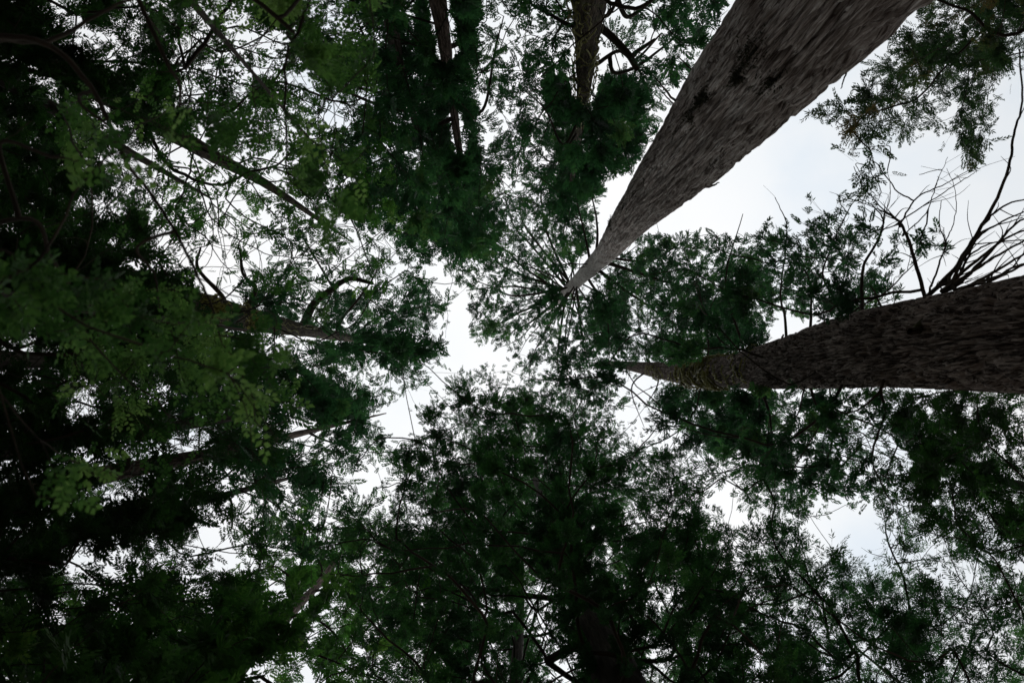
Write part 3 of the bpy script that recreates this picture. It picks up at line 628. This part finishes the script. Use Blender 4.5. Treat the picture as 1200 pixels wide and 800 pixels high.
def bare(x, y):
    m = np.zeros(np.shape(x), bool)
    for x0, y0, x1, y1, w in BARE:
        dx, dy = x1 - x0, y1 - y0
        t = np.clip(((x - x0) * dx + (y - y0) * dy) / (dx * dx + dy * dy), 0, 1)
        d = np.hypot(x - x0 - t * dx, y - y0 - t * dy)
        if w == 'A': wd = np.interp(t, [0, .6, .72, .86, 1], [88, 40, 27, 14, 8])
        elif w == 'B': wd = np.interp(t, [0, .12, .32, .56, .78, 1], [76, 66, 54, 40, 20, 12])
        else: wd = w
        m |= d < wd
    return m

def crosses(x0, y0, x1, y1):
    f = np.linspace(.2, .8, 7); x = x0 + (x1 - x0) * f; y = y0 + (y1 - y0) * f
    return bool((OPEN[np.clip((y // 25).astype(int), 0, 31), np.clip((x // 25).astype(int), 0, 47)] & ~bare(x, y)).any())

def sample_region(t, n_try):
    allp = np.concatenate([np.array(p, float) for p in t['polys']])
    lo, hi = allp.min(0), allp.max(0)
    lo = np.maximum(lo, -420); hi = np.minimum(hi, [1620, 1220])  # unseen crown margin beyond the view, added to block low sky light
    x = RNG.uniform(lo[0], hi[0], n_try); y = RNG.uniform(lo[1], hi[1], n_try)
    m = np.zeros(n_try, bool)
    jx = x + RNG.normal(0, 14, n_try); jy = y + RNG.normal(0, 14, n_try)
    for p in t['polys']: m |= inside(p, jx, jy)
    m &= ~bare(x, y)
    return x[m], y[m], float(np.prod(hi - lo)) / n_try

def grow(t):
    tr = Trunk(t['trunk'], t['rad'], t['top'])
    base = tr.at(-1.6); base[2] = 0
    root = bpy.data.objects.new(t['name'], None); COL.objects.link(root)
    root.empty_display_size = .5; root.location = Vector(base)
    root['label'] = t['label']; root['category'] = 'tree'; root['group'] = GROUPS[t['name']]
    t['root'] = root; t['tr'] = tr
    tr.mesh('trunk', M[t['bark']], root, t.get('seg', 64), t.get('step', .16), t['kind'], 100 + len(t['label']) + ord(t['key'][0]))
    st = STYLE[t['style']]
    # ---- nodes: stem, shown limbs, clumps
    pos = []; par = []; grp = []; plen = []; kindn = []
    hs = np.arange(max(t['hr'][0] - 3, 2), tr.top - .3, .5)
    pos += list(tr.at(hs)); par += [-1] * len(hs); grp += [-1] * len(hs); plen += [0.] * len(hs)
    limbs = []
    for key, pts, h0, h1, r0, r1 in LIMBS:
        if key != t['key']: continue
        k = len(pts); hh = np.linspace(h0 + (h1 - h0) / (k + 1), h1, k)
        q = np.array([P(x, y, h) for (x, y), h in zip(pts, hh)])
        a = tr.at(h0 - .2)
        d0 = np.linalg.norm(q[0] - a)
        start = a
        if d0 > .8 and limbs and key in 'BCEGIJL':                   # springs from an earlier limb when one passes closer
            best = min(((np.linalg.norm(l['p'] - q[0], axis=1).min(), l) for l in limbs), key=lambda z: z[0])
            if best[0] < d0 * .6:
                l = best[1]; start = l['p'][np.linalg.norm(l['p'] - q[0], axis=1).argmin()]
        c = catmull(np.vstack([start, q]), 7)
        c[2:] += np.cumsum(RNG.normal(0, .006, (len(c) - 2, 3)), 0) * min(1, d0 * .4)
        rr = np.linspace(r0, r1, len(c))
        gi = len(limbs); limbs.append(dict(p=c, r=rr, geo=Geo(), n=1000))
        if key in ('B', 'J') and len(pts) > 1 and h0 < 18:
            rr = rr * .68; c[3:-1] += RNG.normal(0, .005, (len(c) - 4, 3))
            for _ in range(RNG.integers(3, 7)):
                a_ = RNG.integers(4, len(c) - 1); dv = norm(norm(c[a_] - c[a_ - 1]) + RNG.normal(0, .55, 3)) * RNG.uniform(.25, .9)
                tq_ = catmull(np.array([c[a_], c[a_] + dv * .5 + RNG.normal(0, .04, 3), c[a_] + dv + RNG.normal(0, .08, 3)]), 4)
                tube(limbs[-1]['geo'], tq_, np.linspace(min(rr[a_] * .6, .012), .003, len(tq_)), 5)
        tube(limbs[-1]['geo'], c, rr, 9)
        for s_ in range(2, len(c)):
            pos.append(c[s_]); par.append(-2); grp.append(gi); plen.append(.35 * np.linalg.norm(c[:s_ + 1][-1] - a))
    # clumps
    x, y, da = sample_region(t, 40000)
    tau = tau_at(x, y) + veil(t['key'], x, y)
    keep = (tau > .16) & (RNG.random(len(x)) < np.clip(tau / 1.0, 0, 1)) & ~OPEN[np.clip((y // 25).astype(int), 0, 31), np.clip((x // 25).astype(int), 0, 47)]
    x, y = x[keep], y[keep]
    sp = t['space']; cx, cy = [], []
    cell = {}
    for a, b in zip(x, y):
        i, j = int(a // sp), int(b // sp); ok = True
        for di in (-1, 0, 1):
            for dj in (-1, 0, 1):
                for (p, q) in cell.get((i + di, j + dj), ()):
                    if (p - a) ** 2 + (q - b) ** 2 < sp * sp: ok = False
        if ok: cell.setdefault((i, j), []).append((a, b)); cx.append(a); cy.append(b)
    cx = np.array(cx); cy = np.array(cy); n = len(cx)
    hc = np.linspace(t['hr'][0], t['hr'][1], 40)
    cand = P(cx[:, None], cy[:, None], hc[None])
    D = np.linalg.norm((cand - tr.at(hc)[None])[..., :2], axis=-1)
    Rm = t['R'] * np.interp(hc, [t['hr'][0], t['hr'][0] + .3 * (t['hr'][1] - t['hr'][0]), t['hr'][1]], [.8, 1, .35])
    w = np.exp(-(D / (Rm * .62)[None]) ** 2) * (D < Rm[None]) + 1e-6 * np.exp(-D)
    w[D < .35] *= .2
    vk = veil(t['key'], cx, cy) > .8                       # these hang in front of a stem: low boughs
    w[vk] *= np.exp(-(hc - hc[0]) / (.14 * (hc[-1] - hc[0])))[None]
    w /= w.sum(1, keepdims=True)
    pick = (np.cumsum(w, 1) > RNG.random((n, 1))).argmax(1)
    cp = cand[np.arange(n), pick]; ch = hc[pick]
    cd = D[np.arange(n), pick]
    order = np.argsort(cd)
    pos = np.array(pos); plen = np.array(plen); grp = np.array(grp)
    n0 = len(pos)
    posA = np.vstack([pos, cp[order]]); plA = np.concatenate([plen, np.zeros(n)])
    parA = np.full(n0 + n, -1); grA = np.concatenate([grp, np.full(n, -1)])
    dead = np.zeros(n0 + n, bool); pxA, pyA = pix(posA); tq = tau_at(pxA, pyA)
    cvA = COVER[np.clip((pyA // 25).astype(int), 0, 31), np.clip((pxA // 25).astype(int), 0, 47)]
    for q in range(n):
        k = n0 + q
        d = posA[:k] - posA[k]
        # boughs run outwards and a little upwards: steep drops cost more
        if k > n0: d[dead[:k]] = 1e6
        for fr_ in (.35, .6, .8):
            mx_, my_ = pxA[k] + (pxA[:k] - pxA[k]) * fr_, pyA[k] + (pyA[:k] - pyA[k]) * fr_
            opn = OPEN[np.clip((my_ // 25).astype(int), 0, 31), np.clip((mx_ // 25).astype(int), 0, 47)] & ~bare(mx_, my_)
            d[opn, 2] += 4.0
        cost = np.linalg.norm(d, axis=1) + .9 * np.maximum(d[:, 2], 0) + .28 * plA[:k]
        j = int(cost.argmin()); parA[k] = j; plA[k] = plA[j] + np.linalg.norm(d[j])
        if math.hypot(pxA[k] - pxA[j], pyA[k] - pyA[j]) > t.get('reach', 2.6) * sp and (tq[k] < .9 or cvA[k] < 6) or crosses(pxA[k], pyA[k], pxA[j], pyA[j]): dead[k] = True; continue
        if grA[j] >= 0: grA[k] = grA[j]
        elif j < n0 and grp[j] == -1:
            grA[k] = len(limbs); limbs.append(dict(p=None, geo=Geo(), n=0))
        limbs[grA[k]]['n'] += 1
    cnt = np.zeros(n0 + n); kids = [[] for _ in range(n0 + n)]
    for k in range(n0 + n - 1, n0 - 1, -1):
        if dead[k]: continue
        cnt[k] += 1; cnt[parA[k]] += cnt[k]; kids[parA[k]].append(k)
    rt = t.get('twig', .0065 if t['hr'][1] > 24 else .0045 if t['hr'][1] > 12 else .0025)
    rad = rt * np.maximum(cnt, 1) ** .55
    tan = np.zeros((n0 + n, 3))
    for k in range(n0, n0 + n):
        if dead[k]: continue
        pp = posA[parA[k]]
        tan[k] = norm(posA[k] - pp)
        if kids[k]: tan[k] = norm(tan[k] + .6 * norm(posA[max(kids[k], key=lambda z: cnt[z])] - posA[k]))
    for k in range(n0, n0 + n):
        if dead[k]: continue
        j = parA[k]; a, b = posA[j], posA[k]; ln = np.linalg.norm(b - a)
        if ln < 1e-4: continue
        t0 = tan[j] if j >= n0 else norm((b - a) * [1, 1, .35]) * 1.0
        s = np.linspace(0, 1, 6)[:, None]
        h00, h10, h01, h11 = 2 * s**3 - 3 * s**2 + 1, s**3 - 2 * s**2 + s, -2 * s**3 + 3 * s**2, s**3 - s**2
        c = h00 * a + h10 * t0 * ln * .6 + h01 * b + h11 * tan[k] * ln * .6
        c[1:-1] += RNG.normal(0, .014 * ln, (4, 3))
        r1 = rad[k]; r0 = rad[k] * 1.25 if j < n0 else max(rad[k], min(rad[j], rad[k] * 1.5))
        tube(limbs[grA[k]]['geo'], c, np.linspace(r0, r1, 6), 5 if r0 < .04 else 7)
    crown = Geo()
    # limbs with something on them become parts; short sprigs go with the crown
    rank = sorted(range(len(limbs)), key=lambda z: -limbs[z]['n'])
    shown = set(z for z in rank[:t.get('maxlimbs', 60)] if limbs[z]['n'] >= 3)
    for z in rank:
        if z in shown: limbs[z]['geo'].build('limb', [M[t.get('limbbark', 'twig')]], root, smooth=True, origin=root.location)
        else:
            g = limbs[z]['geo']
            for v, f, m_, tt, bk in zip(g.v, g.f, g.m, g.t, g.b):
                base_i = f.min() if len(f) else 0
                crown.add(v, f - base_i, 1, .5, bk)
    # ---- sprays: as many as the leaf cover asks for
    x, y, da = sample_region(t, 260000)
    tau = tau_at(x, y) * t.get('share', 1.0) / n_owners(x, y) + veil(t['key'], x, y)
    live = ~dead[n0:]; cpo = posA[n0:][live]; ppx, ppy = pix(cpo); tanc = tan[n0:][live]
    # nearest clump by pixel, on a coarse grid
    near = np.zeros(len(x), int); dist = np.full(len(x), 1e9)
    for lo in range(0, len(x), 20000):
        sl = slice(lo, lo + 20000)
        dd = (x[sl, None] - ppx[None]) ** 2 + (y[sl, None] - ppy[None]) ** 2
        near[sl] = dd.argmin(1); dist[sl] = np.sqrt(dd.min(1))
    hcl = cpo[near, 2] - CAM[2]
    scale = st['L'] * t.get('lscale', 1.0)
    a_px = st['area'] * scale ** 2 * (F / hcl) ** 2 * .72
    body = 1.55 * np.exp(-(dist / (sp * .55)) ** 2) + .18
    prob = tau * da / a_px * body
    k = (RNG.random(len(x)) < prob) & (dist < 1.7 * sp)
    x, y, near, hcl, dist = x[k], y[k], near[k], hcl[k], dist[k]
    m = len(x)
    if m:
        h = hcl + RNG.normal(0, .035, m) * hcl * .6
        p = P(x, y, h)
        c = cpo[near]
        out = norm(p - c) * .9 + tanc[near] * .7 + RNG.normal(0, .35, (m, 3)); out[:, 2] *= .5; out[:, 2] -= t.get('droop', .1)
        out = norm(out)
        up = norm(np.array([0, 0, 1.]) + RNG.normal(0, st.get('jit', .42), (m, 3)))
        sc = scale * RNG.uniform(.7, 1.25, m)
        ct = RNG.normal(.45, .24 if t['style'] == 'broad' else .2, n)[near]
        tint = np.clip(ct + RNG.normal(0, .12, m), .02, .98)
        p = p - out * sc[:, None] * .5
        add_sprays(crown, st, p, out, up, sc, tint, 0)
        tw = RNG.random(m) < .8
        prisms(crown, (c + (p - c) * RNG.uniform(0, .35, (m, 1)))[tw], (p + out * sc[:, None])[tw], np.full(tw.sum(), rt * .5), np.full(tw.sum(), rt * .2), 1)
    t['nspray'] = m
    crown.build('crown', [M[st['mat']], M['twig']], root, origin=root.location)
    print('TREE', t['key'], 'base', np.round(base[:2], 1), 'clumps', n, 'limbs', len(shown), 'sprays', m, 'faces', sum(len(f) for f in crown.f))

for t in TREES: grow(t)
TK = {t['key']: t for t in TREES}

# ------------------------------------------------------------------ moss, stubs and tufts on the stems
def surf(key, px, py):
    """the spot on a stem's near side seen at a photo pixel: point, outward normal, height"""
    tr = TK[key]['tr']; h = np.linspace(5, tr.top - 1, 500); c = tr.at(h); f = np.arctan2(-c[:, 1], -c[:, 0])
    th = np.linspace(-1.5, 1.5, 61)
    A = f[:, None] + th[None]; n = np.stack([np.cos(A), np.sin(A), np.zeros_like(A)], -1)
    p = c[:, None] + n * tr.r(h)[:, None, None]
    x, y = pix(p); k = np.unravel_index(np.argmin((x - px) ** 2 + (y - py) ** 2), x.shape)
    return p[k], n[k], h[k[0]]

def stub(key, a, b, dh, r0, r1, material, name='stub'):
    p, n, h = surf(key, *a); q = P(*b, h + dh)
    if np.linalg.norm(q - p) > 2.5: q = p + norm(q - p) * 2.5
    g = Geo(); m = (p + q) / 2 + RNG.normal(0, .02, 3)
    c = catmull(np.array([p - n * .15, p, m, q]), 5); c[6:-1] += RNG.normal(0, .006, (len(c) - 7, 3))
    tube(g, c, np.linspace(r0, r1, len(c)), 10)
    g.build(name, [M[material]], TK[key]['root'], smooth=True, origin=TK[key]['root'].location)

def tuft_on(key, px, py, size, material='dark_moss', name='moss_tuft', nleaf=620, ll=.065):
    p, n, h = surf(key, px, py); t = norm(np.cross(n, [0, 0, 1.])); g = Geo()
    a = RNG.normal(0, .5, (nleaf, 2)) * size; a[:, 1] *= 2.3; a[:, 0] *= RNG.uniform(.6, 1.1)
    base = p + a[:, :1] * t + a[:, 1:] * np.array([0, 0, 1.]) - n * (.02 + (a[:, :1] ** 2) / (2 * TK[key]['tr'].r(h))) + n * RNG.uniform(0, .07, (nleaf, 1))
    d = norm(n * .5 + RNG.normal(0, .7, (nleaf, 3)) - [0, 0, .5]); s = norm(np.cross(d, RNG.normal(size=(nleaf, 3))))
    l = RNG.uniform(.5, 1.3, (nleaf, 1)) * ll
    v = np.stack([base, base + d * l * .5 - s * l * .16, base + d * l, base + d * l * .5 + s * l * .16], 1)
    g.add(v.reshape(-1, 3), np.arange(nleaf * 4).reshape(-1, 4), 0, RNG.random(nleaf))
    tr = TK[key]['tr']; f0 = math.atan2(n[1], n[0]); m = 15
    U, V = np.meshgrid(np.linspace(-1, 1, m), np.linspace(-1, 1, m)); rr = np.hypot(U, V)
    U2 = U * np.sqrt(1 - V * V / 2); V2 = V * np.sqrt(1 - U * U / 2)
    hh = h + V2 * size * 1.5; R_ = tr.r(hh); th = f0 + U2 * size * .45 / R_
    lump = RNG.normal(0, .012, U.shape); rd = R_ + .05 * (1 - np.hypot(U2, V2)) - .01 + lump
    q = tr.at(hh) + np.stack([np.cos(th) * rd, np.sin(th) * rd, np.zeros_like(th)], -1)
    i = np.arange(m - 1)[:, None] * m; j = np.arange(m - 1)[None]
    g.add(q.reshape(-1, 3), np.stack([i + j, i + j + 1, i + m + j + 1, i + m + j], -1).reshape(-1, 4), 0, RNG.random((m - 1) ** 2) * .6)
    g.build(name, [M[material]], TK[key]['root'], origin=TK[key]['root'].location)

def moss_wrap(key, h0, h1, n, span, wig, r, along=0.0, name='moss'):
    """strands of moss lying round (or along) a stem"""
    tr = TK[key]['tr']; g = Geo()
    for k in range(n):
        h = RNG.uniform(h0, h1); c = tr.at(h); f = math.atan2(-c[1], -c[0]) + RNG.normal(0, .9)
        m = 16; u = np.linspace(-.5, .5, m)
        if along: hh = h + u * along * RNG.uniform(.5, 1.3); th = f + np.cumsum(RNG.normal(0, wig, m))
        else: th = f + u * span * RNG.uniform(.5, 1.2); hh = h + .5 * u * RNG.normal(0, 1.2) + np.cumsum(RNG.normal(0, wig * .3, m))
        lift = RNG.uniform(.03, .10) + (.12 * RNG.random() * np.abs(np.sin(u * 9 + k)) if along else 0)
        rr = tr.r(hh) * (1.02 if not along else 1.0) + lift
        p = tr.at(hh) + np.stack([np.cos(th) * rr, np.sin(th) * rr, np.zeros(m)], -1)
        tube(g, catmull(p, 3), r * RNG.uniform(.5, 1.3), 5, 0, RNG.uniform(.1, 1))
    # loose beards
        q = p[::3] + RNG.normal(0, .03, (len(p[::3]), 3)); e = q + RNG.normal(0, .06, q.shape) - [0, 0, .14]
        prisms(g, q, e, np.full(len(q), r * .5), np.full(len(q), r * .15), 0, RNG.uniform(.2, 1))
    g.build(name, [M['moss']], TK[key]['root'], smooth=True, origin=TK[key]['root'].location)

for x_, y_, sz in [(822, 118, .2), (810, 140, .15), (793, 152, .15), (762, 206, .22), (884, 62, .2), (866, 90, .13), (733, 243, .22), (716, 262, .2), (745, 225, .16), (840, 190, .14), (905, 95, .18)]:
    tuft_on('A', x_, y_, sz)
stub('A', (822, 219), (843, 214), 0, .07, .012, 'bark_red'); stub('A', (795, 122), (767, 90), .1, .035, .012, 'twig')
stub('A', (790, 124), (770, 101), .1, .025, .008, 'twig'); stub('A', (815, 84), (795, 66), .1, .03, .008, 'twig'); stub('A', (1000, 85), (985, 104), .1, .02, .006, 'twig')
stub('B', (1082, 379), (1066, 388), -.1, .085, .055, 'bark_moss', 'broken_stub')
moss_wrap('B', 21.5, 26.5, 40, 1.7, .22, .034); moss_wrap('B', 17.5, 32, 60, 1.0, .24, .022)
stub('B', (860, 418), (871, 395), .4, .03, .01, 'bark_moss'); stub('B', (820, 430), (830, 390), .8, .035, .01, 'bark_moss'); stub('B', (910, 402), (918, 392), .1, .05, .02, 'bark_moss')
moss_wrap('C', 17.5, 27, 34, 0, .10, .022, along=2.2); moss_wrap('C', 18, 28, 14, 1.8, .2, .022); moss_wrap('E', 19, 30, 16, 0, .10, .022, along=2.0)
tuft_on('E', 250, 362, .5, 'moss', nleaf=700, ll=.14); tuft_on('E', 300, 375, .4, 'moss', nleaf=600, ll=.14)

# ------------------------------------------------------------------ ground
def ground():
    n = 90
    u = np.linspace(-1, 1, n); g = np.sign(u) * (np.abs(u) ** 2.2) * 600
    X, Y = np.meshgrid(g, g); r = np.hypot(X, Y)
    Z = (np.sin(X * .7) * np.cos(Y * .6) * .08 + np.sin(X * .19 + 1) * np.sin(Y * .23) * .25) * np.clip((r - 2) / 10, 0, 1) - .02
    i = np.arange(n - 1)[:, None] * n; j = np.arange(n - 1)[None]
    f = np.stack([i + j, i + j + 1, i + n + j + 1, i + n + j], -1).reshape(-1, 4)
    m, nt, out = mat('forest_floor'); L = nt.links.new
    tc = N(nt, 'ShaderNodeTexCoord'); a = N(nt, 'ShaderNodeTexNoise', i_Scale=3.0, i_Detail=10, i_Roughness=.7); L(tc.outputs['Object'], a.inputs['Vector'])
    c = ramp(nt, [(.3, (.03, .022, .015)), (.55, (.07, .048, .03)), (.75, (.05, .06, .025))], a.outputs[0])
    b = N(nt, 'ShaderNodeBsdfPrincipled', i_Roughness=.95); L(c, b.inputs[0])
    bp = N(nt, 'ShaderNodeBump', i_Strength=.6, i_Distance=.05); L(a.outputs[0], bp.inputs['Height']); L(bp.outputs[0], b.inputs['Normal'])
    L(b.outputs[0], out.inputs[0])
    gg = Geo(); gg.add(np.stack([X, Y, Z], -1), f)
    o = gg.build('ground', [m], None, smooth=True); o['kind'] = 'structure'
ground()

# ------------------------------------------------------------------ sky, sun, camera
SUN_EL, SUN_ROT = math.radians(60), math.radians(30)
w = bpy.data.worlds.new('World'); SC.world = w; w.use_nodes = True
nt = w.node_tree; L = nt.links.new
bg = nt.nodes['Background']; bg.inputs[1].default_value = .1
sky = N(nt, 'ShaderNodeTexSky', sky_type='NISHITA', sun_disc=False, sun_elevation=SUN_EL, sun_rotation=SUN_ROT)
tc = N(nt, 'ShaderNodeTexCoord')
cn = N(nt, 'ShaderNodeTexNoise', i_Scale=3.4, i_Detail=6, i_Roughness=.5); L(tc.outputs['Generated'], cn.inputs['Vector'])
cc = ramp(nt, [(.28, (.77, .86, .95)), (.45, (.93, .96, .985)), (.68, (1.0, 1.0, 1.0))], cn.outputs[0])
sx = N(nt, 'ShaderNodeSeparateXYZ'); L(tc.outputs['Generated'], sx.inputs[0])
el = N(nt, 'ShaderNodeMapRange'); el.inputs[1].default_value = -.05; el.inputs[2].default_value = .95; el.inputs[3].default_value = 2.6; el.inputs[4].default_value = 10.6
L(sx.outputs['Z'], el.inputs[0])
mu = N(nt, 'ShaderNodeVectorMath', operation='SCALE'); L(cc, mu.inputs[0]); L(el.outputs[0], mu.inputs['Scale'])
mx = N(nt, 'ShaderNodeMixRGB'); mx.inputs[0].default_value = .95; L(sky.outputs[0], mx.inputs[1]); L(mu.outputs[0], mx.inputs[2])
L(mx.outputs[0], bg.inputs[0])

sun = bpy.data.lights.new('sun', 'SUN'); sun.energy = 1.2; sun.angle = math.radians(40); sun.color = (1, .97, .93)
so = bpy.data.objects.new('sun', sun); COL.objects.link(so)
sd = Vector((math.sin(SUN_ROT) * math.cos(SUN_EL), math.cos(SUN_ROT) * math.cos(SUN_EL), math.sin(SUN_EL)))
so.rotation_euler = (-sd).to_track_quat('-Z', 'Y').to_euler(); so.location = sd * 80

cam = bpy.data.cameras.new('camera'); co = bpy.data.objects.new('camera', cam); COL.objects.link(co)
cam.sensor_width = 36; cam.lens = 24; cam.clip_start = .05; cam.clip_end = 2000
co.matrix_world = Matrix.Translation(Vector(CAM)) @ RC.to_4x4()
cam.dof.use_dof = True; cam.dof.focus_distance = 28; cam.dof.aperture_fstop = 1.6
SC.camera = co

vs = SC.view_settings
vs.view_transform = 'Standard'; vs.look = 'None'; vs.exposure = 0; vs.gamma = 1; vs.use_curve_mapping = False
SC.cycles.max_bounces = 6; SC.cycles.diffuse_bounces = 3; SC.cycles.transmission_bounces = 3; SC.cycles.glossy_bounces = 1
